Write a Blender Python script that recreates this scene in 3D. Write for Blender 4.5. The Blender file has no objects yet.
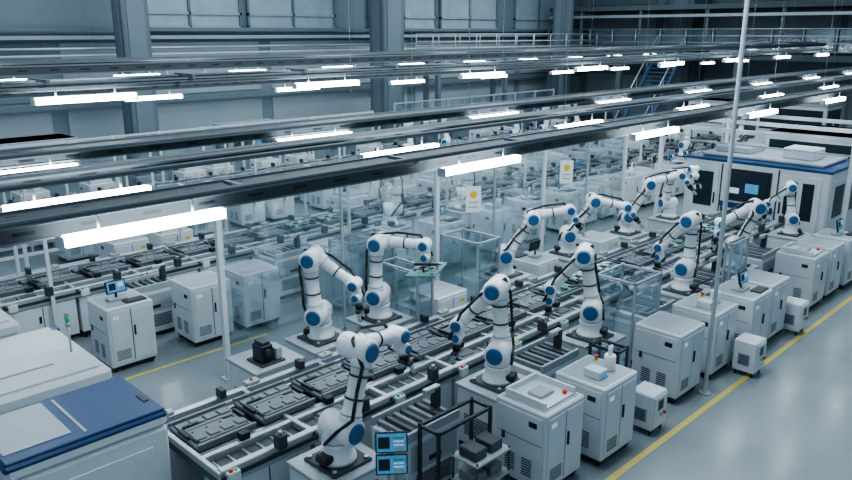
import bpy, bmesh, math, random
from mathutils import Vector, Matrix
random.seed(7)
C=bpy.context
# ------------------------------------------------------------------ materials
MATS={}
def mat(name,col,rough=.5,metal=0,emit=0,noise=.06,nscale=6,spec=.5,coat=0):
    m=bpy.data.materials.new(name); m.use_nodes=True
    nt=m.node_tree; b=nt.nodes['Principled BSDF']
    b.inputs['Roughness'].default_value=rough; b.inputs['Metallic'].default_value=metal
    b.inputs['Specular IOR Level'].default_value=spec
    if coat: b.inputs['Coat Weight'].default_value=coat
    tc=nt.nodes.new('ShaderNodeTexCoord'); n=nt.nodes.new('ShaderNodeTexNoise'); n.inputs['Scale'].default_value=nscale
    n.inputs['Detail'].default_value=4
    nt.links.new(tc.outputs['Object'],n.inputs['Vector'])
    mx=nt.nodes.new('ShaderNodeMix'); mx.data_type='RGBA'
    mx.inputs['A'].default_value=(*[c*(1-noise) for c in col],1); mx.inputs['B'].default_value=(*[min(1,c*(1+noise)) for c in col],1)
    nt.links.new(n.outputs['Fac'],mx.inputs['Factor']); nt.links.new(mx.outputs['Result'],b.inputs['Base Color'])
    if emit:
        b.inputs['Emission Color'].default_value=(*col,1); b.inputs['Emission Strength'].default_value=emit
    MATS[name]=m; return m
mat('white_paint',(.62,.68,.715),.36,noise=.06)
mat('robot_white',(.80,.84,.87),.3,noise=.03,coat=.15)
mat('robot_blue',(.025,.12,.27),.3,noise=.05)
mat('deep_blue',(.012,.055,.15),.3,noise=.15,spec=.4)
mat('cab_grey',(.35,.40,.44),.42)
mat('alu',(.50,.55,.59),.33,metal=.6)
mat('dark_steel',(.045,.055,.068),.45,metal=.3)
mat('black',(.013,.018,.022),.5)
mat('tray_dark',(.05,.062,.075),.42,noise=.15)
mat('tray_mid',(.15,.18,.20),.4,noise=.15)
mat('bed',(.09,.11,.13),.5)
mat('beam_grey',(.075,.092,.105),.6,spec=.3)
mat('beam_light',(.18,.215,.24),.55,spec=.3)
mat('pcb',(.10,.25,.22),.35,noise=.3,nscale=30)
mat('red',(.6,.03,.02),.4); mat('yellow',(.75,.52,.03),.4); mat('green',(.05,.5,.15),.4)
mat('lamp',(.86,.95,1.0),.5,emit=20,noise=0)
mat('screen',(.08,.28,.5),.3,emit=.4,noise=.8,nscale=25)
mat('screen_white',(.5,.7,.8),.3,emit=.4,noise=.8,nscale=20)
mat('wall_blue',(.20,.265,.305),.7,noise=.1,nscale=.6)  # wall tones lightened and blued, distance haze put into the colour
mat('wall_light',(.36,.44,.485),.7,noise=.08,nscale=.6)
mat('wall_mid',(.16,.21,.245),.7,noise=.08,nscale=.6)
mat('col_grey',(.12,.155,.185),.6,noise=.08,nscale=.8)
mat('win',(.40,.50,.56),.2,noise=.25,nscale=1.5)
mat('dark_glass',(.02,.035,.048),.15,noise=.2,spec=.3)
mat('paper',(.8,.85,.85),.6); 
mat('yellow_paint',(.55,.45,.12),.45,noise=.15,nscale=20)
mat('mezz_dark',(.08,.11,.13),.6)
mat('stair_blue',(.05,.11,.20),.5)
m=bpy.data.materials.new('clear_panel'); m.use_nodes=True; nt=m.node_tree
for n in list(nt.nodes): nt.nodes.remove(n)
o=nt.nodes.new('ShaderNodeOutputMaterial'); mi=nt.nodes.new('ShaderNodeMixShader'); t=nt.nodes.new('ShaderNodeBsdfTransparent'); g=nt.nodes.new('ShaderNodeBsdfGlossy')
t.inputs['Color'].default_value=(.93,.96,.97,1); g.inputs['Roughness'].default_value=.1; g.inputs['Color'].default_value=(.8,.9,.95,1)
mi.inputs[0].default_value=.2
nt.links.new(t.outputs[0],mi.inputs[1]); nt.links.new(g.outputs[0],mi.inputs[2]); nt.links.new(mi.outputs[0],o.inputs[0]); MATS['clear_panel']=m
m=bpy.data.materials.new('epoxy_floor'); m.use_nodes=True; nt=m.node_tree; b=nt.nodes['Principled BSDF']
tc=nt.nodes.new('ShaderNodeTexCoord'); n1=nt.nodes.new('ShaderNodeTexNoise'); n1.inputs['Scale'].default_value=.5; n1.inputs['Detail'].default_value=8
n2=nt.nodes.new('ShaderNodeTexNoise'); n2.inputs['Scale'].default_value=4; n2.inputs['Detail'].default_value=6
r=nt.nodes.new('ShaderNodeValToRGB'); r.color_ramp.elements[0].position=.3; r.color_ramp.elements[0].color=(.19,.232,.25,1); r.color_ramp.elements[1].position=.72; r.color_ramp.elements[1].color=(.265,.31,.33,1)
nt.links.new(tc.outputs['Object'],n1.inputs['Vector']); nt.links.new(tc.outputs['Object'],n2.inputs['Vector'])
nt.links.new(n1.outputs['Fac'],r.inputs['Fac']); nt.links.new(r.outputs['Color'],b.inputs['Base Color'])
mr=nt.nodes.new('ShaderNodeMapRange'); mr.inputs['To Min'].default_value=.1; mr.inputs['To Max'].default_value=.28
nt.links.new(n2.outputs['Fac'],mr.inputs['Value']); nt.links.new(mr.outputs['Result'],b.inputs['Roughness']); MATS['epoxy_floor']=m

# ------------------------------------------------------------------ mesh builder
class MB:
    def __init__(s): s.v=[]; s.f=[]; s.m=[]; s.sm=[]; s.slots=[]
    def mi(s,n):
        if n not in s.slots: s.slots.append(n)
        return s.slots.index(n)
    def add(s,vs,fs,mat,smooth=False):
        o=len(s.v); s.v+= [tuple(v) for v in vs]; i=s.mi(mat)
        for k,f in enumerate(fs):
            s.f.append([o+a for a in f]); s.m.append(i); s.sm.append(smooth[k] if isinstance(smooth,list) else smooth)
    def box(s,x0,x1,y0,y1,z0,z1,mat,b=0,M=None):
        c=Vector(((x0+x1)/2,(y0+y1)/2,(z0+z1)/2)); h=[abs(x1-x0)/2,abs(y1-y0)/2,abs(z1-z0)/2]
        T=(lambda p:(M@Vector(p))) if M is not None else (lambda p:p)
        if b<=0 or b>=min(h):
            vs=[T((c.x+i*h[0],c.y+j*h[1],c.z+k*h[2])) for i in(-1,1) for j in(-1,1) for k in(-1,1)]
            s.add(vs,[(0,1,3,2),(4,6,7,5),(0,4,5,1),(2,3,7,6),(0,2,6,4),(1,5,7,3)],mat); return
        vs=[];idx={}
        for i in(-1,1):
            for j in(-1,1):
                for k in(-1,1):
                    sg=(i,j,k)
                    for a in range(3):
                        p=[c[q]+sg[q]*(h[q] if q==a else h[q]-b) for q in range(3)]
                        idx[(sg,a)]=len(vs); vs.append(T(p))
        fs=[]
        for a in range(3):
            o1,o2=[q for q in range(3) if q!=a]
            for sa in(-1,1):
                q=[]
                for (p1,p2) in((-1,-1),(1,-1),(1,1),(-1,1)):
                    sg=[0,0,0]; sg[a]=sa; sg[o1]=p1; sg[o2]=p2; q.append(idx[(tuple(sg),a)])
                fs.append(q)
        for a in range(3):
            o1,o2=[q for q in range(3) if q!=a]
            for p1 in(-1,1):
                for p2 in(-1,1):
                    A=[0,0,0];B=[0,0,0];A[o1]=B[o1]=p1;A[o2]=B[o2]=p2;A[a]=-1;B[a]=1;A=tuple(A);B=tuple(B)
                    fs.append([idx[(A,o1)],idx[(B,o1)],idx[(B,o2)],idx[(A,o2)]])
        for i in(-1,1):
            for j in(-1,1):
                for k in(-1,1): fs.append([idx[((i,j,k),a)] for a in range(3)])
        s.add(vs,fs,mat)
    def lathe(s,p0,p1,prof,mat,n=20,cap=True,cm=None):
        p0=Vector(p0);p1=Vector(p1);d=(p1-p0).normalized()
        a=d.orthogonal().normalized(); b=d.cross(a)
        vs=[];fs=[];sm=[]
        for (t,r) in prof:
            for i in range(n):
                th=2*math.pi*i/n; vs.append(p0+d*t+(a*math.cos(th)+b*math.sin(th))*r)
        for k in range(len(prof)-1):
            for i in range(n):
                j=(i+1)%n; fs.append([k*n+i,k*n+j,(k+1)*n+j,(k+1)*n+i]); sm.append(True)
        if cap:
            fs.append(list(range(n))[::-1]); sm.append(False)
            L=(len(prof)-1)*n; fs.append([L+i for i in range(n)]); sm.append(False)
        s.add(vs,fs,mat,sm)
    def cyl(s,p0,p1,r,mat,r2=None,n=16,b=0):
        L=(Vector(p1)-Vector(p0)).length; r2=r if r2 is None else r2
        if b: s.lathe(p0,p1,[(0,r-b),(b,r),(L-b,r2),(L,r2-b)],mat,n)
        else: s.lathe(p0,p1,[(0,r),(L,r2)],mat,n)
    def ball(s,c,r,mat,n=12):
        c=Vector(c); pr=[]
        for i in range(7):
            a=math.pi*i/6; pr.append((r-r*math.cos(a),max(.001,r*math.sin(a))))
        s.lathe(c-Vector((0,0,r)),c+Vector((0,0,r)),pr,mat,n)
    def tube(s,pts,r,mat,n=8):
        for a,b in zip(pts[:-1],pts[1:]): s.cyl(a,b,r,mat,n=n)
        for p in pts[1:-1]: s.ball(p,r,mat,n)
    def mesh(s,name):
        me=bpy.data.meshes.new(name+'_mesh'); me.from_pydata(s.v,[],s.f)
        for n in s.slots: me.materials.append(MATS[n])
        me.polygons.foreach_set('material_index',s.m); me.polygons.foreach_set('use_smooth',s.sm)
        bm=bmesh.new(); bm.from_mesh(me); bmesh.ops.recalc_face_normals(bm,faces=bm.faces); bm.to_mesh(me); bm.free()
        return me
def place(me,name,loc=(0,0,0),rz=0,sc=1):
    o=bpy.data.objects.new(name,me); C.scene.collection.objects.link(o); o.location=loc; o.rotation_euler=(0,0,rz); o.scale=(sc,)*3
    return o
def put(mb,name,loc=(0,0,0),rz=0): return place(mb.mesh(name),name,loc,rz)

# ------------------------------------------------------------------ room shell
FX0,FX1,FY0,FY1=-8,45,-8,30
b=MB(); b.box(FX0,FX1,FY0,FY1,-.2,0,'epoxy_floor'); put(b,'floor')
b=MB()
for (x0,x1,y,w) in((5.0,30,4.28,.045),(4.4,7.2,11.45,.04),(3,40,18.2,.04)):
    b.box(x0,x1,y-w,y+w,0,.004,'yellow_paint')
put(b,'floor_marking_line')
b=MB(); b.box(FX0,FX1,FY1,FY1+.3,0,12,'wall_blue')
for i in range(6):
    x0=-8+i*9.2
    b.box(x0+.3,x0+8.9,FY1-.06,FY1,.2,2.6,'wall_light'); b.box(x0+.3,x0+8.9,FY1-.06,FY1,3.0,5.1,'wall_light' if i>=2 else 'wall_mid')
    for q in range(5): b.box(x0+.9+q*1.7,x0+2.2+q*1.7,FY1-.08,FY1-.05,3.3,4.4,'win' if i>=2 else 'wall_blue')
put(b,'wall_north')
k=1
for x0 in (-7,1.5,13.6,18.8,25.8,31,37.5):
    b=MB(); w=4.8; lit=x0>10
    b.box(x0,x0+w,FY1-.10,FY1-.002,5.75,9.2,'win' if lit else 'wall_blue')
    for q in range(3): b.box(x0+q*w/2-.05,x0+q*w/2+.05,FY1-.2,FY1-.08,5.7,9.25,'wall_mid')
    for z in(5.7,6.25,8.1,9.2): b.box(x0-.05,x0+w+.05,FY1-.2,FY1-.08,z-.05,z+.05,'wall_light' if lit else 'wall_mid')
    put(b,'window_%d'%k); k+=1
b=MB()
for z,m_ in((5.3,'wall_light'),(2.8,'wall_mid'),(5.6,'wall_mid')):
    b.box(FX0,FX1-.01,FY1-.5,FY1-.22,z-.07,z+.07,m_)
b.cyl((FX0,FY1-.6,4.9),(FX1-.1,FY1-.6,4.9),.06,'alu',n=8); b.cyl((FX0,FY1-.6,4.65),(FX1-.1,FY1-.6,4.65),.05,'white_paint',n=8)
put(b,'trim_1')
b=MB(); b.box(FX1,FX1+.3,FY0,FY1,0,12,'wall_blue')
for i in range(7):
    y=-7.5+i*5.3; b.box(FX1-.06,FX1,y+.2,y+5,.2,2.8,'wall_light'); b.box(FX1-.06,FX1,y+.2,y+5,4.7,6.6,'wall_light'); b.box(FX1-.06,FX1,y+.2,y+5,7.2,9,'wall_mid')
put(b,'wall_east')
def column(x,y,w,name='structural_column'):
    b=MB(); b.box(-w/2,w/2,-w*.4,w*.4,0,12,'col_grey',.04)
    b.box(-w*.32,w*.32,-w*.4-.03,-w*.4,.6,11.8,'wall_mid'); b.box(-w/2-.03,-w/2,-w*.2,w*.2,.6,11.8,'wall_mid')
    b.box(-w*.6,w*.6,-w*.5,w*.5,0,.4,'cab_grey',.03)
    put(b,name,(x,y,0))
column(12.2,27,1.0); column(24.4,27,1.3); column(38.5,27,1.0); column(43.8,21.8,2.0); column(43.6,12,1.0)
b=MB()
b.box(40,44.9,-6,29.4,4.1,4.4,'mezz_dark')
for y in (-4,4,10,17,24,28.5): b.box(40.05,40.35,y-.15,y+.15,0,4.1,'col_grey')
put(b,'mezzanine_floor')
b=MB()
for z in (4.55,4.95,5.3,5.65): b.cyl((40.1,-6,z),(40.1,29.4,z),.03,'alu',n=6)
for i in range(24): b.cyl((40.1,-6+i*1.53,4.4),(40.1,-6+i*1.53,5.65),.03,'alu',n=6)
for i in range(23): b.box(40.09,40.11,-5.9+i*1.53,-4.6+i*1.53,4.6,5.6,'clear_panel')
put(b,'mezzanine_railing')
b=MB()
b.box(40.4,44.9,-6,29.4,6.7,6.95,'mezz_dark'); b.box(40.4,40.7,-6,29.4,6.3,6.45,'alu'); 
for i in range(9): b.box(40.5,40.6,-5+i*4,-4.85+i*4,4.4,6.7,'col_grey')
put(b,'upper_gantry_beam')
b=MB()
for i in range(20):
    b.box(36.0+i*.2,36.3+i*.2,20,21.6,.1+i*.215,.14+i*.215,'stair_blue')
for y in(20,21.6):
    b.tube([(36,y,0),(40,y,4.3)],.12,'stair_blue'); b.tube([(36,y,1.0),(40,y,5.3)],.04,'alu')
    for q in range(5): b.cyl((36+q,y,q*1.07),(36+q,y,q*1.07+1.0),.03,'alu',n=6)
put(b,'access_stairs')
b=MB()
b.box(25.5,39.9,25.0,26.2,4.15,4.4,'wall_mid')
for y in(25.05,26.15):
    for z in(4.75,5.05,5.4): b.cyl((25.5,y,z),(39.9,y,z),.025,'cab_grey',n=6)
    for i in range(10): b.cyl((25.5+i*1.52,y,4.4),(25.5+i*1.52,y,5.4),.025,'cab_grey',n=6)
for x in(26,31,36): 
    for y in (25.2,26): b.box(x-.1,x+.1,y-.1,y+.1,0,4.15,'col_grey')
put(b,'walkway_bridge')
def fence(x0,x1,y,h,m_='white_paint',name='guard_fence'):
    b=MB(); n=max(1,int((x1-x0)/1.5)); st=(x1-x0)/n
    for i in range(n+1): b.box(x0+i*st-.04,x0+i*st+.04,y-.04,y+.04,0,h,m_)
    for z in(.3,h*.55,h-.05): b.box(x0,x1,y-.03,y+.03,z-.03,z+.03,m_)
    for i in range(n): b.box(x0+i*st+.06,x0+(i+1)*st-.06,y-.006,y+.006,.35,h-.1,'clear_panel')
    put(b,name)
fence(2,21,24.2,2.3); fence(22,33.5,23.9,2.6,'cab_grey'); fence(0,10,17.6,1.3)

# ------------------------------------------------------------------ robot arm
def robot(X,Y,Z,yaw,tilt,elev,wp=-80,tool='gripper',sc=1.0,me_only=False):
    b=MB(); ya=math.radians(yaw); u=Vector((math.cos(ya),math.sin(ya),0)); z=Vector((0,0,1)); n=u.cross(z)
    W='robot_white'; B='robot_blue'
    b.box(-.27,.27,-.27,.27,0,.035,'dark_steel',.01)
    for sx in(-1,1):
        for sy in(-1,1): b.cyl((sx*.22,sy*.22,.035),(sx*.22,sy*.22,.06),.025,'alu',n=8)
    b.lathe((0,0,.035),(0,0,1),[(0,.21),(.04,.21),(.06,.175),(.17,.165),(.2,.175),(.23,.175)],W,24)
    b.lathe((0,0,.26),(0,0,1),[(0,.16),(.012,.16)],'black',24)
    b.lathe((0,0,.272),(0,0,1),[(0,.165),(.05,.17),(.2,.16),(.28,.12)],W,24)
    b.box(-.09,.09,-.09,.09,.06,.16,'black',.02,Matrix.Translation(-u*.17)@Matrix.Rotation(ya,4,'Z'))
    S=Vector((0,0,.43)); td=math.radians(tilt); a=(u*math.sin(td)+z*math.cos(td)); E=S+a*.88
    ed=math.radians(elev); f=(u*math.cos(ed)+z*math.sin(ed)); Wp=E+f*.74
    def house(c,r,l0,l1):
        L=l1-l0
        b.lathe(c+n*l0,c+n*l1,[(0,r*.78),(.02,r*.93),(.05,r),(L-.05,r),(L-.02,r*.93),(L,r*.78)],W,24)
        b.lathe(c+n*(l1-.001),c+n*(l1+1),[(0,r*.72),(.012,r*.70),(.02,r*.55)],B,24)
        b.lathe(c+n*(l0+.001),c+n*(l0-1),[(0,r*.72),(.012,r*.70),(.02,r*.55)],B,24)
    house(S,.16,-.17,.30)
    o1=n*.17
    b.lathe(S+o1,E+o1,[(0,.115),(.14,.130),(.17,.122),(.18,.108),(.45,.098),(.70,.102),(.71,.118),(.88,.115)],W,24)
    b.lathe(S+o1+a*.175,E+o1,[(0,.126),(.012,.126)],'cab_grey',24); b.lathe(S+o1+a*.70,E+o1,[(0,.121),(.012,.121)],'cab_grey',24)
    house(E,.142,-.15,.29)
    o2=n*-.03
    b.lathe(E+o2,Wp+o2,[(0,.115),(.15,.118),(.17,.105),(.2,.092),(.45,.078),(.60,.078),(.61,.088),(.74,.085)],W,24)
    b.lathe(E+o2+f*.165,Wp+o2,[(0,.112),(.01,.112)],'cab_grey',24)
    house(Wp,.102,-.15,.11)
    w=math.radians(wp); t=(u*math.cos(w)+z*math.sin(w))
    b.lathe(Wp+n*-.02,Wp+n*-.02+t,[(0,.08),(.12,.083),(.14,.075),(.24,.075),(.25,.065)],W,20)
    house(Wp+t*.19,.074,-.11,.10)
    F=Wp+n*-.02+t*.25
    b.cyl(F,F+t*.05,.055,'alu')
    if tool=='gripper':
        b.cyl(F+t*.05,F+t*.13,.06,'black')
        Mx=Matrix.Translation(F+t*.14)@Matrix((( *n,),(*(t.cross(n)),),(*t,))).transposed().to_4x4()
        b.box(-.10,.10,-.04,.04,0,.05,'dark_steel',.008,Mx)
        for sx in(-1,1):
            b.box(sx*.085-.018,sx*.085+.018,-.025,.025,.05,.17,'alu',.004,Mx); b.box(sx*.07-.03,sx*.07+.02,-.025,.025,.15,.18,'black',0,Mx)
    elif tool=='plate':
        Mx=Matrix.Translation(F+t*.05)@Matrix((( *n,),(*(t.cross(n)),),(*t,))).transposed().to_4x4()
        b.box(-.2,.2,-.03,.03,0,.04,'dark_steel',.005,Mx); b.box(-.03,.03,-.2,.2,0,.04,'dark_steel',.005,Mx)
        for sx in(-1,1): b.cyl(Mx@Vector((sx*.17,0,.04)),Mx@Vector((sx*.17,0,.1)),.02,'black',n=8)
        b.box(-.38,.38,-.24,.24,.1,.125,'pcb',0,Mx)
        for q in range(24): 
            x=random.uniform(-.33,.33);y=random.uniform(-.2,.2); b.box(x-.025,x+.025,y-.02,y+.02,.125,.145,('tray_dark','alu')[q%2],0,Mx); b.box(x-.03,x+.02,y-.02,y+.02,.085,.1,('tray_dark','alu')[q%2],0,Mx)
    q=n*.34
    b.tube([S-u*.19+z*-.15,S-u*.16+q*.5+z*.05,S+q*.9+a*.2-u*.12,S+q*.85+a*.5-u*.12,E+q*.8-u*.13+z*-.12,E+q*.3-u*.1+z*.13,E+n*-.15+f*.25+z*.13,Wp+n*-.13+z*.12-f*.1,Wp+n*-.12+t*.2+u*.08],.02,'black')
    for p in(S+o1+a*.35,S+o1+a*.6): b.lathe(p,p+a,[(0,.112),(.022,.112)],'dark_steel',20)
    for p in(E+o2+f*.4,): b.lathe(p,p+f,[(0,.09),(.022,.09)],'dark_steel',20)
    me=b.mesh('industrial_robot_arm')
    if me_only: return me
    return place(me,'industrial_robot_arm',(X,Y,Z),0,sc)

# ------------------------------------------------------------------ pedestal / cabinets
def pedestal_mesh(w=.8,d=.75,h=.95):
    b=MB()
    b.box(-w/2,w/2,-d/2,d/2,.1,h-.05,'white_paint',.015)
    b.box(-w/2+.03,w/2-.03,-d/2+.03,d/2-.03,.04,.1,'black')
    b.box(-w/2-.02,w/2+.02,-d/2-.02,d/2+.02,h-.05,h,'cab_grey',.008)
    for s in(-1,1):
        for q in range(9): b.box(-w*.32,w*.32,s*(d/2),s*(d/2+.006),.25+q*.035,.265+q*.035,'dark_steel')
        for q in range(9): b.box(s*(w/2),s*(w/2+.006),-d*.3,d*.3,.25+q*.035,.265+q*.035,'dark_steel')
        b.box(-w*.4,w*.4,s*d/2,s*(d/2+.004),.60,.605,'dark_steel'); b.box(w*.25,w*.3,s*d/2,s*(d/2+.025),.68,.78,'black',.004)
    for sx in(-1,1):
        for sy in(-1,1): b.cyl((sx*(w/2-.07),sy*(d/2-.07),0),(sx*(w/2-.07),sy*(d/2-.07),.1),.03,'black',n=10)
    return b.mesh('robot_pedestal')
PED=pedestal_mesh()
def cabinet_mesh(w=.8,d=.78,h=1.14,var=0):
    b=MB()
    b.box(-w/2,w/2,-d/2,d/2,.1,h,'white_paint',.02)
    b.box(-w/2+.04,w/2-.04,-d/2+.04,d/2-.04,.05,.1,'black')
    b.box(-w/2+.05,w/2-.05,-d/2+.05,d/2-.05,h,h+.006,'cab_grey')
    for s in(-1,1):
        b.box(-w/2+.05,-.008,s*d/2,s*(d/2+.012),.16,h-.07,'white_paint',.004); b.box(.008,w/2-.05,s*d/2,s*(d/2+.012),.16,h-.07,'white_paint',.004)
        b.box(-.006,.006,s*d/2,s*(d/2+.004),.16,h-.07,'dark_steel')
        b.box(.03,.055,s*(d/2+.012),s*(d/2+.035),.6,.78,'black',.004)
        for k in range(6): b.box(-w/2+.1,-.06,s*(d/2+.012),s*(d/2+.016),.22+k*.03,.232+k*.03,'dark_steel')
        b.box(-w/2+.1,-w/2+.2,s*(d/2+.012),s*(d/2+.016),h-.2,h-.14,'screen_white' if s<0 else 'yellow')
        b.box(s*w/2,s*(w/2+.01),-d/2+.05,d/2-.05,.16,h-.07,'white_paint',.003)
        for k in range(7):
            for j in range(2): b.box(s*(w/2+.01),s*(w/2+.014),-.2+j*.26,-.05+j*.26,.24+k*.035,.255+k*.035,'dark_steel')
        b.box(s*(w/2+.01),s*(w/2+.02),d*.28,d*.34,.62,.72,'dark_steel')
        b.box(s*(w/2+.01),s*(w/2+.013),-.26,-.14,h-.22,h-.15,'black')
        b.box(s*(w/2+.01),s*(w/2+.013),-d/2+.05,d/2-.05,h*.62,h*.62+.006,'dark_steel')
    for sx in(-1,1):
        for sy in(-1,1):
            b.cyl((sx*(w/2-.08)-.02,sy*(d/2-.08),.04),(sx*(w/2-.08)+.02,sy*(d/2-.08),.04),.04,'black',n=12); b.box(sx*(w/2-.08)-.03,sx*(w/2-.08)+.03,sy*(d/2-.08)-.02,sy*(d/2-.08)+.02,.06,.1,'alu')
    if var==1:
        b.box(-.2,.1,-.1,.1,h+.006,h+.05,'cab_grey',.01); b.cyl((-.05,0,h+.05),(-.05,0,h+.14),.02,'black')
        Mx=Matrix.Translation((-.05,-.02,h+.24))@Matrix.Rotation(math.radians(-12),4,'X')
        b.box(-.17,.17,-.02,.02,-.11,.11,'black',.008,Mx); b.box(-.15,.15,-.023,-.018,-.09,.09,'screen',0,Mx)
        b.box(-.12,-.01,-.026,-.022,-.05,.06,'dark_glass',0,Mx); b.box(.03,.12,-.026,-.022,-.01,.06,'screen_white',0,Mx)
        b.box(-.03,.33,-.34,-.15,h+.006,h+.03,'black',.006)
    if var==2:
        b.cyl((.15,-.1,h+.006),(.15,-.1,h+.22),.08,'robot_white',b=.01); b.cyl((.15,-.1,h+.22),(.15,-.1,h+.36),.03,'robot_white'); b.tube([(.15,-.1,h+.36),(.1,0,h+.42),(-.05,.15,h+.3)],.012,'black')
        b.box(-.25,-.05,-.2,.05,h+.006,h+.12,'white_paint',.01); b.box(-.22,-.08,-.205,-.2,h+.03,h+.1,'screen')
        b.cyl((.3,.2,h+.006),(.3,.2,h+.05),.025,'yellow'); b.cyl((.3,.2,h+.05),(.3,.2,h+.07),.032,'red')
    if var==3:
        b.box(-.3,.3,-.3,.3,h+.006,h+.03,'white_paint',.008)
        b.box(-.32,-.28,-.3,.3,h+.006,h+.10,'white_paint'); b.box(.28,.32,-.3,.3,h+.006,h+.10,'white_paint'); b.box(-.3,.3,.28,.32,h+.006,h+.10,'white_paint')
        b.box(-.15,.12,-.12,.1,h+.03,h+.07,'cab_grey',.01); b.cyl((.2,-.22,h+.03),(.2,-.22,h+.07),.03,'red')
    return b.mesh('control_cabinet')
CAB=[cabinet_mesh(var=v) for v in range(4)]
def cab(x0,y0,var=0,sc=1): return place(CAB[var],'control_cabinet',(x0+.4*sc,y0+.4*sc,0),0,sc)
def jbox_mesh():
    b=MB(); b.box(-.2,.2,-.19,.19,.08,.62,'white_paint',.02); b.box(-.17,.17,-.205,-.19,.12,.58,'white_paint',.004)
    b.box(-.08,.06,-.21,-.205,.38,.52,'dark_glass'); b.cyl((.1,-.205,.3),(.1,-.235,.3),.025,'red',n=10); b.cyl((.0,-.205,.3),(.0,-.23,.3),.018,'green',n=10)
    b.box(-.205,-.2,-.1,.1,.2,.4,'cab_grey')
    for k in range(5): b.box(-.21,-.205,-.08,.08,.22+k*.035,.235+k*.035,'dark_steel')
    for sx in(-1,1):
        for sy in(-1,1): b.cyl((sx*.15,sy*.14,0),(sx*.15,sy*.14,.08),.02,'black',n=8)
    b.tube([(.0,.19,.15),(.0,.25,.1),(.05,.3,.02)],.018,'black')
    return b.mesh('floor_junction_box')
JB=jbox_mesh()

# ------------------------------------------------------------------ conveyor line
def conveyor(x0,x1,Y,name='conveyor_line',step=1.2):
    b=MB(); D=1.6; n=int(round((x1-x0)/step)); st=(x1-x0)/n
    b.box(x0,x1,.05,D-.05,.78,.86,'bed')
    b.box(x0,x1,0,.09,.82,1.0,'alu',.01); b.box(x0,x1,D-.09,D,.82,1.0,'alu',.01); b.box(x0,x1,.40,.47,.86,.98,'alu',.008)
    b.box(x0,x1,-.02,0,.88,.93,'dark_steel'); b.box(x0,x1,D-.2,D-.16,.86,.96,'cab_grey')
    b.box(x0+.02,x1-.02,.12,.37,.86,.90,'tray_dark'); b.box(x0+.02,x1-.02,.52,1.38,.86,.895,'tray_dark')
    b.box(x0+.02,x1-.02,.55,.6,.895,.93,'alu'); b.box(x0+.02,x1-.02,1.30,1.35,.895,.93,'alu')
    for i in range(n):
        a=x0+i*st
        b.box(a+.03,a+st-.03,.03,.45,.12,.80,'white_paint',.012); b.box(a+.03,a+st-.03,D-.45,D-.03,.12,.80,'white_paint',.012)
        b.box(a+st/2-.006,a+st/2+.006,.024,.03,.14,.78,'dark_steel')
        for y,s in((.03,-1),(D-.03,1)):
            for k in range(5): b.box(a+.15,a+st*.42,y,y+s*.006,.2+k*.04,.215+k*.04,'dark_steel')
            b.box(a+st*.44,a+st*.47,y,y+s*.02,.5,.62,'black')
        for y in(.08,D-.08):
            b.cyl((a+.08,y,0),(a+.08,y,.12),.03,'black',n=8)
        b.box(a-.03,a+.03,.0,D,.90,.985,'alu',.008)
        b.box(a+.05,a+.2,-.07,.0,.84,.97,'white_paint',.008); b.cyl((a+.10,-.035,.97),(a+.10,-.035,1.0),.022,('red','yellow','green')[i%3],n=10); b.cyl((a+.16,-.035,.97),(a+.16,-.035,.99),.016,'green',n=10)
        b.box(a+.05,a+.25,D-.09,D+.03,1.0,1.05,'cab_grey',.006); b.cyl((a+.15,D-.03,1.05),(a+.15,D-.03,1.075),.02,('yellow','red')[i%2],n=10)
        b.box(a+.5,a+.62,.40,.5,.98,1.07,'black',.006); b.box(a+.85,a+.93,D-.16,D-.02,1.0,1.12,'dark_steel',.006)
        b.box(a+.68,a+.8,-.09,.03,.99,1.16,'dark_steel',.01); b.cyl((a+.74,-.03,1.16),(a+.74,-.03,1.2),.025,'cab_grey',n=10)
        for k in range(6): b.cyl((a+.1+k*.19,.12,.905),(a+.1+k*.19,.37,.905),.018,'alu',n=8)
        if i%2: 
            b.box(a+.3,a+.65,.14,.35,.925,.97,'tray_mid',.008); b.box(a+.35,a+.6,.18,.31,.97,.985,'tray_dark')
    return put(b,name,(0,Y,0))
def tray_mesh(kind=0):
    b=MB(); L=.38;Wd=.35
    b.box(-L,L,-Wd,Wd,0,.06,'tray_mid',.012)
    b.box(-L+.04,L-.04,-Wd+.04,Wd-.04,.06,.075,'tray_dark',.004)
    for s in(-1,1):
        b.box(-L,L,s*Wd-.02,s*Wd+.02,.06,.10,'tray_mid',.006)
        b.box(s*L*.95-.02,s*L*.95+.02,-.12,.12,.06,.11,'dark_steel',.006)
    r=random.Random(kind+3)
    if kind==0:
        b.box(-.31,.31,-.28,.10,.075,.086,'tray_mid',.004)
        for i in range(4):
            x=-.27+i*.18; b.box(x-.07,x+.07,-.25,-.12,.086,.093,'tray_dark',.003); b.cyl((x,-.03,.086),(x,-.03,.094),.014,'dark_steel',n=8)
            b.box(x-.06,x+.06,-.235,-.135,.093,.10,'tray_mid',.003)
            b.box(x-.075,x+.075,.14,.26,.075,.088,'tray_mid',.004)
        b.box(-.3,.3,.04,.05,.086,.095,'beam_light'); b.box(-.3,-.1,.13,.17,.088,.10,'dark_steel'); b.box(.15,.28,.0,.03,.086,.1,'dark_steel')
    else:
        b.box(-.30,.30,-.26,.26,.075,.09,'pcb')
        for q in range(40):
            x=r.uniform(-.26,.26);y=r.uniform(-.22,.22);w=r.uniform(.012,.05);h=r.uniform(.012,.04); b.box(x-w,x+w,y-h,y+h,.09,.10+r.random()*.02,('tray_dark','alu','black','white_paint')[q%4])
    return b.mesh('product_tray')
TR=[tray_mesh(0),tray_mesh(1)]

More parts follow.
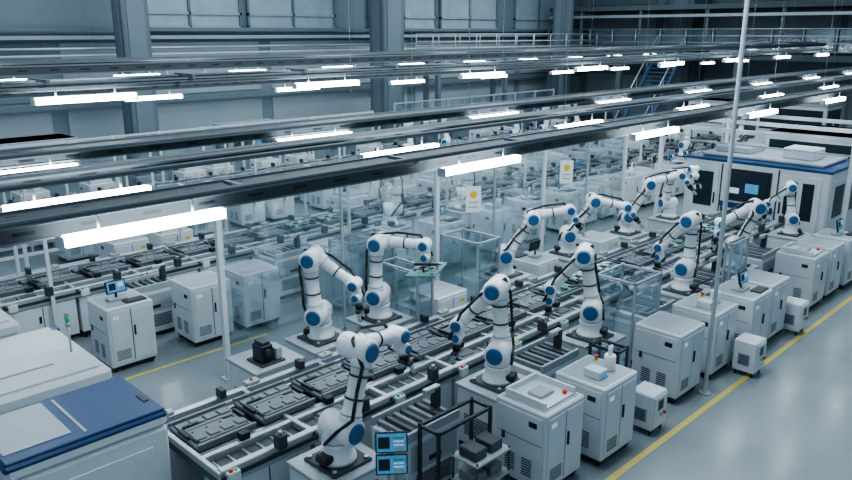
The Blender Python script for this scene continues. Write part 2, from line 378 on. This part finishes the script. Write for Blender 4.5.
conveyor(3.42,19.3,6.5)
xs=[3.86+.87*i for i in range(18)]
for i,x in enumerate(xs): place(TR[1 if i in(8,9,10,13,15) else 0],'product_tray',(x,7.45,.935))
near=[(4.49,5.86,5,18,-8,-70,'gripper'),(7.22,5.86,112,4,-48,-85,'gripper'),(9.46,5.86,118,10,-50,-85,'gripper'),
 (12.5,5.86,95,0,-50,-85,'gripper'),(14.6,5.86,-50,22,-150,-100,'gripper'),(18.0,5.95,120,8,-40,-85,'gripper',.85)]
far=[(6.46,8.75,-58,-4,-33,-80,'gripper'),(7.67,8.75,-62,2,0,-85,'plate'),(10.9,8.75,-45,34,10,-60,'gripper'),
 (13.0,8.75,-45,34,-12,-50,'gripper'),(15.4,8.75,-50,30,15,-50,'gripper'),(17.5,8.75,-120,14,20,-60,'gripper',.9)]
for i,(x,y,*p) in enumerate(near+far):
    place(PED,'robot_pedestal',(x,y,0)); robot(x,y,.95,*p)
for x,y,v in((6.62,4.6,3),(7.7,4.48,2),(10.0,4.62,0),(11.2,4.62,2),(12.35,4.5,1),(13.3,4.55,0),(15.6,4.6,3),(16.6,4.6,0),(17.6,4.55,1)): cab(x,y,v)
for x,y in((9.1,4.62),(11.95,4.35),(14.35,4.5)): place(JB,'floor_junction_box',(x,y,0))
for x,v in((9.1,0),(11.9,1),(14.2,0)): place(CAB[v],'control_cabinet',(x,8.8,0),math.pi,.95)
def feeder(x,y,w=.95):
    b=MB(); b.box(-w/2,w/2,-.32,.32,.08,.9,'white_paint',.015); b.box(-w/2+.04,w/2-.04,-.28,.28,0,.08,'black')
    b.box(-w/2,w/2,-.32,-.28,.9,1.02,'cab_grey',.006); b.box(-w/2,w/2,.28,.32,.9,1.02,'cab_grey',.006)
    for q in range(7): b.box(-w/2+.06+q*.125,-w/2+.12+q*.125,-.27,.27,.9,.97,('tray_mid','tray_dark')[q%2],.006)
    b.box(-w/2+.06,w/2-.06,-.335,-.32,.5,.84,'cab_grey',.004); b.box(-.1,.1,-.345,-.335,.56,.62,'black')
    for q in range(7): b.box(-w/2+.15,w/2-.15,-.33,-.32,.2+q*.035,.215+q*.035,'dark_steel')
    b.box(w/2-.15,w/2-.05,-.05,.05,.97,1.25,'dark_steel',.01); b.box(w/2-.3,w/2-.05,-.04,.04,1.2,1.27,'alu',.006)
    put(b,'component_feeder',(x,y,0))
for x in(5.75,8.35,11.3,13.6,16.0): feeder(x,5.93,.9)
place(PED,'robot_pedestal',(5.45,8.75,0))
b=MB(); b.box(-.2,.2,-.2,.2,0,.03,'dark_steel',.006); b.box(-.15,.05,-.12,.12,.03,.28,'black',.015); b.box(.08,.18,-.15,.15,.03,.2,'cab_grey',.01); b.cyl((-.05,-.12,.18),(-.05,-.18,.18),.05,'dark_steel'); b.box(-.12,.02,-.1,.1,.28,.33,'dark_steel',.01)
put(b,'barcode_scanner',(5.4,8.65,.95))
def guard(x0,x1,y0,y1,h,m_='dark_steel',clear=True,z0=.62):
    b=MB(); t=.018
    for x in(x0,x1):
        for y in(y0,y1): b.box(x-t,x+t,y-t,y+t,0,h,m_)
    for z in(.15,h-.03):
        for y in (y0,y1): b.box(x0,x1,y-t,y+t,z-t,z+t,m_)
        for x in (x0,x1): b.box(x-t,x+t,y0,y1,z-t,z+t,m_)
    if clear:
        for y in(y0,y1): b.box(x0+.03,x1-.03,y-.005,y+.005,z0,h-.06,'clear_panel')
        for x in(x0,x1): b.box(x-.005,x+.005,y0+.03,y1-.03,z0,h-.06,'clear_panel')
    put(b,'guard_frame')
guard(5.45,6.35,5.25,5.55,1.15,clear=False); guard(8.75,9.0,4.95,5.4,1.2); guard(10.1,10.9,5.5,6.2,1.75,'cab_grey'); guard(13.35,14.1,5.4,5.5,1.75,'cab_grey')
# clear enclosure around far-side cell
guard(9.7,10.3,8.4,9.3,1.9,'alu',z0=.2); guard(8.2,8.55,8.4,9.3,1.7,'alu',z0=.2); guard(8.9,10.1,11.05,11.65,1.5,'alu',z0=.2)
b=MB()
for z in(.25,.55,.85): b.box(-.3,.3,-.2,.2,z,z+.03,'cab_grey',.006)
for sx in(-1,1):
    for sy in(-1,1): b.cyl((sx*.28,sy*.18,0),(sx*.28,sy*.18,.9),.015,'dark_steel',n=8)
for x in(-.15,.12): b.box(x-.1,x+.1,-.13,.13,.88,1.0,'tray_dark',.01); b.box(x-.1,x+.1,-.13,.13,.58,.7,'tray_mid',.01)
put(b,'parts_trolley',(5.85,4.95,0))
b=MB(); b.box(-.25,.25,-.10,.15,0,.08,'cab_grey',.01); b.cyl((0,0,.08),(0,0,1.44),.025,'alu')
Mr=Matrix.Rotation(math.radians(-40),4,'Z')
for z in(1.08,1.34):
    Mx=Matrix.Translation((0,0,z))@Mr@Matrix.Rotation(math.radians(-15),4,'X')
    b.box(-.17,.17,-.08,-.045,-.11,.11,'black',.008,Mx); b.box(-.155,.155,-.083,-.078,-.095,.095,'screen',0,Mx)
    b.box(-.14,-.02,-.086,-.082,-.06,.06,'dark_glass',0,Mx); b.box(-.03,.03,-.05,0,-.03,.03,'dark_steel',0,Mx)
    for q in range(4): b.box(.02,.13,-.086,-.082,-.07+q*.037,-.055+q*.037,('yellow','screen_white','screen_white','green')[q],0,Mx)
put(b,'operator_monitor_stand',(4.74,5.26,0))
def hood(x0,x1,y0,y1,h,blue,name='loader_machine'):
    b=MB(); b.box(x0,x1,y0,y1,.1,h-.22,'white_paint',.03)
    b.box(x0+.05,x1-.05,y0+.05,y1-.05,0,.1,'black')
    b.box(x0-.01,x1+.01,y0-.01,y1+.01,h-.22,h-.02,'white_paint',.05)
    if blue:
        b.box(x0-.012,x1+.012,y0-.012,y1+.012,h-.12,h-.03,'deep_blue',.03)
        b.box(x0+.01,x1-.01,y0+.01,y1-.01,h-.03,h,'deep_blue',.012)
        b.box(x0+.05,x1-.95,y0+.18,y1-.08,h,h+.01,'cab_grey',.004)  # grey panel stands in for the pale reflection on the glossy top
        b.box(x1-.85,x1-.82,y0+.1,y1-.1,h,h+.006,'cab_grey'); b.box(x1-.12,x1-.06,y0+.3,y0+.5,h,h+.01,'dark_steel')
    else:
        b.box(x0+.1,x1-.1,y0+.1,y1-.1,h-.02,h+.01,'white_paint',.008); b.box(x0+.0,x1+.014,y1-.2,y1-.05,h-.2,h-.01,'deep_blue',.01)
        b.box(x0+.3,x1-.5,y0+.5,y0+.54,h+.01,h+.02,'cab_grey')
    b.box(x1,x1+.015,y0+.1,y1-.1,.3,h-.35,'cab_grey',.005); b.box(x1+.015,x1+.03,y0+.2,y0+.24,.6,.8,'black')
    b.box(x0+.2,x1-.2,y0-.014,y0,.25,h-.4,'white_paint',.005)
    for q in range(6): b.box(x0+.3,x1-.3,y0-.02,y0-.014,.35+q*.05,.37+q*.05,'dark_steel')
    put(b,name)
hood(1.62,3.27,7.33,8.5,1.5,True); hood(.6,3.3,8.85,10.8,1.5,False); hood(1.0,3.0,11.3,13.2,1.5,False)
b=MB(); b.cyl((0,0,0),(0,0,.35),.015,'alu'); 
for i,cx in enumerate(('cab_grey','green','cab_grey')): b.cyl((0,0,.35+i*.07),(0,0,.41+i*.07),.03,cx)
put(b,'signal_tower_lamp',(3.1,9.6,1.51))
# ---- enclosed machine at line end
b=MB(); x0,x1,y0,y1,h=19.75,22.2,5.75,9.5,2.2
b.box(x0,x1,y0,y1,.1,h,'white_paint',.04); b.box(x0+.05,x1-.05,y0+.05,y1-.05,0,.1,'black')
b.box(x0-.02,x1+.02,y0-.02,y1+.02,h-.06,h+.02,'deep_blue',.02); b.box(x0+.3,x1-.3,y0+.3,y1-.3,h+.02,h+.12,'cab_grey',.03)
b.box(x0+.6,x0+1.4,6.4,7.2,h+.12,h+.4,'white_paint',.03); b.box(x0+.6,x0+1.6,8,9,h+.12,h+.3,'cab_grey',.03)
def pan(ya,yb,za,zb,m_,o=.02): b.box(x0-o,x0,ya,yb,za,zb,m_,.004)
pan(5.95,6.95,.35,2.0,'white_paint',.03); pan(6.1,6.38,.9,1.85,'dark_glass',.04); pan(6.5,6.8,.9,1.85,'dark_glass',.04)
pan(7.15,8.35,1.15,2.0,'black',.03); pan(7.22,8.28,1.22,1.93,'dark_glass',.04); pan(7.45,7.8,1.4,1.65,'screen',.045); pan(7.95,8.2,1.35,1.5,'screen_white',.045)
pan(7.15,8.35,.4,1.05,'white_paint',.03); pan(8.55,9.35,.35,2.0,'white_paint',.03); pan(8.68,9.2,.9,1.85,'dark_glass',.04)
pan(7.05,8.45,.95,1.1,'deep_blue',.05)
pan(6.86,6.9,1.0,1.3,'black',.06); pan(8.60,8.64,1.0,1.3,'black',.06); pan(6.97,7.01,.3,2.1,'dark_steel',.012); pan(8.45,8.49,.3,2.1,'dark_steel',.012)
for q in range(2): b.box(x0+.15+q*1.15,x0+1.15+q*1.15,y0-.03,y0,.4,1.95,'white_paint',.005); b.box(x0+.3+q*1.15,x0+1.0+q*1.15,y0-.04,y0-.03,1.0,1.8,'dark_glass')
put(b,'enclosed_assembly_machine')
b=MB()
for x in(19.2,23.4):
    for y in(5.2,10.0): b.box(x-.05,x+.05,y-.05,y+.05,0,3.1,'white_paint')
for y in(5.2,10.0): b.box(19.15,23.45,y-.05,y+.05,3.0,3.1,'white_paint')
for x in(19.2,21.3,23.4): b.box(x-.05,x+.05,5.2,10.0,3.0,3.1,'white_paint')
b.box(19.17,19.23,5.25,9.95,2.7,2.74,'alu')
put(b,'machine_frame')
b=MB()
for x in(5.7,10.6,14.2,17.8): b.box(x-.045,x+.045,10.25,10.34,0,3.02,'white_paint',.01); b.box(x-.1,x+.1,10.2,10.4,0,.02,'alu')
b.box(5.65,17.85,10.25,10.34,3.02,3.1,'beam_light')
for x0_,x1_ in((5.75,10.55),(10.65,14.15),(14.25,17.75)):
    b.box(x0_,x1_,10.28,10.29,.2,3.0,'clear_panel'); b.box(x0_,x1_,10.27,10.31,.16,.2,'alu'); b.box((x0_+x1_)/2-.02,(x0_+x1_)/2+.02,10.27,10.31,0,3.02,'alu')
put(b,'partition_frame')
for x,z in((11.55,1.85),(14.9,2.0)):
    b=MB(); b.box(-.16,.16,-.008,.008,0,.55,'paper'); b.cyl((0,-.011,.38),(0,-.008,.38),.08,'yellow'); b.box(-.1,.1,-.011,-.008,.2,.23,'cab_grey'); b.box(-.1,.1,-.011,-.008,.1,.13,'cab_grey')
    b.cyl((-.1,0,.55),(-.1,0,3.02-z),.005,'alu',n=6); b.cyl((.1,0,.55),(.1,0,3.02-z),.005,'alu',n=6)
    put(b,'hanging_sign',(x,10.15,z),math.radians(-35))
for x,y in((10.72,4.5),(24.6,4.6)):
    b=MB(); b.cyl((x,y,0),(x,y,12),.033,'white_paint'); b.cyl((x,y,0),(x,y,.03),.09,'alu'); put(b,'service_pole')

BR=[robot(0,0,0,y,t,e,-80,'gripper',1,True) for y,t,e in((80,5,-35),(110,15,-10),(60,-5,-45),(140,20,15))]
def bgline(Y,x0,x1,seed):
    r=random.Random(seed)
    conveyor(x0,x1,Y+1.9)
    x=x0+.5; 
    while x<x1-1: place(TR[1 if r.random()<.12 else 0],'product_tray',(x,Y+2.85,.935)); x+=.95
    x=x0+2.6
    while x<x1-1:
        place(CAB[r.choice([0,1,0,2,3])],'control_cabinet',(x,Y+.4,0)); 
        if r.random()<.75: place(CAB[r.choice([0,1,2,3])],'control_cabinet',(x+.25,Y+4.2,0),math.pi)
        x+=r.choice([1.05,1.5,1.9])
    x=x0+3.5
    while x<x1-1.5:
        if r.random()<.5:
            place(PED,'robot_pedestal',(x,Y+1.4,0)); place(BR[r.randrange(4)],'industrial_robot_arm',(x,Y+1.4,.95),0)
        else: feeder(x,Y+1.38,.9)
        x+=r.choice([2.1,2.6,3.1])
    b=MB(); x=x0+2
    while x<x1:
        for y in(Y+1.85,Y+3.6): b.box(x-.03,x+.03,y-.03,y+.03,0,2.3,'white_paint')
        b.box(x-.03,x+.03,Y+1.85,Y+3.6,2.25,2.3,'white_paint'); x+=3.4
    for y in(Y+1.85,Y+3.6): b.box(x0+2,x-3.4,y-.02,y+.02,2.26,2.3,'alu')
    put(b,'line_gantry_frame')
bgline(11.75,2.2,34,1); bgline(18.6,4,34,2)
def tower(x,y,w,d,h):
    b=MB(); b.box(-w/2,w/2,-d/2,d/2,.08,h,'white_paint',.03); b.box(-w/2+.05,w/2-.05,-d/2+.05,d/2-.05,0,.08,'black')
    b.box(-w/2-.01,w/2+.01,-d/2-.01,d/2+.01,h-.12,h,'cab_grey',.02)
    b.box(-w/2+.15,w/2-.15,-d/2-.02,-d/2,h*.5,h-.25,'dark_glass'); b.box(-w/2-.02,-w/2,-d/2+.15,d/2-.15,h*.5,h-.25,'dark_glass')
    b.box(-w/2+.15,w/2-.15,-d/2-.02,-d/2,.3,h*.45,'cab_grey'); b.box(-.1,.1,-d/2-.03,-d/2-.02,h*.6,h*.7,'screen')
    put(b,'test_station',(x,y,0))
tower(27.5,8.3,3,3,2.3); tower(31.5,7.5,2.4,2.6,2.1); tower(36.8,12.5,2,3,2.4); tower(37.8,17,1.6,2,2.2); tower(8,26,2.5,1.4,2.2); tower(16,25.8,2.5,1.2,2.1)
tower(29,5.0,1.6,1.6,1.9); tower(33,3.5,2,2,2.2); tower(37,6,2,3,2.3)

# ------------------------------------------------------------------ overhead rails + lights
def rail(Y,z,x0,x1,h=.15,w=.1,m_='beam_grey'):
    RB.box(x0,x1,Y-w/2,Y+w/2,z-h/2,z+h/2,m_,.008)
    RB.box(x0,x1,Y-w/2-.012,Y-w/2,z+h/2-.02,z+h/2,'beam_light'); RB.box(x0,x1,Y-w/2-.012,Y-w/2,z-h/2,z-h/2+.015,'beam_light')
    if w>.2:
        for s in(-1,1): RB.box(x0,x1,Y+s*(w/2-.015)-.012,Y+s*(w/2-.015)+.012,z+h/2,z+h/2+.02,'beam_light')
    x=x0+.3
    while x<x1-.3:
        RB.box(x,x+.14,Y-w/2-.003,Y-w/2,z-.012,z+.012,'black')
        if w>.2:
            RB.box(x,x+.26,Y-.03,Y-.01,z+h/2,z+h/2+.002,'black'); RB.box(x+.05,x+.12,Y+.08,Y+.1,z+h/2,z+h/2+.002,'black')
        x+=.45
def lampmesh(L=1.2):
    b=MB(); b.box(0,L,-.05,.05,-.035,.045,'lamp',.02); b.box(-.02,0,-.05,.05,-.04,.045,'white_paint'); b.box(L,L+.02,-.05,.05,-.04,.045,'white_paint')
    for x in(.25,L-.25): b.cyl((x,0,.04),(x,0,.16),.01,'alu',n=6)
    return b.mesh('linear_light')
LM=lampmesh()
RB=MB()
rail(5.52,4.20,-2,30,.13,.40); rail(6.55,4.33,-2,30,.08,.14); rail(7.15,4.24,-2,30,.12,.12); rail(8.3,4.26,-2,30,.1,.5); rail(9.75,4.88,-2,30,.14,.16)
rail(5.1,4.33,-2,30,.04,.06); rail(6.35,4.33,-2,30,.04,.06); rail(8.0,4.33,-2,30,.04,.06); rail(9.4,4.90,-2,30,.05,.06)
for i in range(18):
    x=-.5+1.825*i
    for a,c in((5.1,5.5),(6.35,6.55),):
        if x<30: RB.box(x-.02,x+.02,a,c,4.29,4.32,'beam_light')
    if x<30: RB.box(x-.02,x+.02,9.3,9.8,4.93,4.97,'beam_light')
for x in(-1.5,8.0,17.5,27):
    for y in(5.52,6.55,7.15,8.3,9.75): RB.cyl((x,y,4.3),(x,y,12),.003,'alu',n=5)
put(RB,'overhead_lighting_rail')
for Y in(5.1,6.35,8.0):
    for i in range(8): place(LM,'linear_light',(1.68+3.65*i,Y,4.15))
for i in range(8): place(LM,'linear_light',(3.0+3.65*i,9.4,4.72))
RB=MB()
for Y,z in((12.2,4.95),(14.6,4.45),(18.8,4.65),(22.5,4.7)):
    rail(Y,z,-2,38,.14,.14)
    for i in range(4): RB.cyl((-1+i*9.9,Y,z),(-1+i*9.9,Y,12),.003,'alu',n=5)
rail(12.6,5.0,-2,38,.1,.3)
put(RB,'overhead_lighting_rail')
for Y,z,o,p in((12.2,4.82,2.4,3.4),(14.6,4.32,2.8,3.5),(18.8,4.52,1.5,3.2),(22.5,4.57,3,3.2)):
    for i in range(11):
        if o+p*i<36: place(LM,'linear_light',(o+p*i,Y,z-.09))

# ------------------------------------------------------------------ world, added fill lights
w=bpy.data.worlds.new('World'); C.scene.world=w; w.use_nodes=True
nt=w.node_tree; bg=nt.nodes['Background']; bg.inputs['Strength'].default_value=.40; bg.inputs['Color'].default_value=(.60,.81,1,1)
def area(x,y,z,sx,sy,p):  # unseen area fills added above the hall to light it, no fixtures
    l=bpy.data.lights.new('overhead_fill','AREA'); l.shape='RECTANGLE'; l.size=sx; l.size_y=sy; l.energy=p; l.color=(.86,.95,1)
    o=bpy.data.objects.new('overhead_fill',l); o.location=(x,y,z); C.scene.collection.objects.link(o)
area(8,6,11,4,2.5,800); area(20,6,11,4,2.5,800); area(14,15,11,8,3,750); area(30,22,11,12,3,900); area(12,24,11,12,3,450)
# ------------------------------------------------------------------ camera
cd=bpy.data.cameras.new('camera'); cd.sensor_width=36; cd.lens=750/852*36; cd.clip_end=200
co=bpy.data.objects.new('camera',cd); C.scene.collection.objects.link(co); co.location=(0,0,5.5)
co.rotation_euler=(math.radians(90-15.5),0,math.radians(-45)); C.scene.camera=co
C.scene.view_settings.view_transform='AgX'; C.scene.view_settings.look='AgX - Medium High Contrast'; C.scene.view_settings.exposure=.05
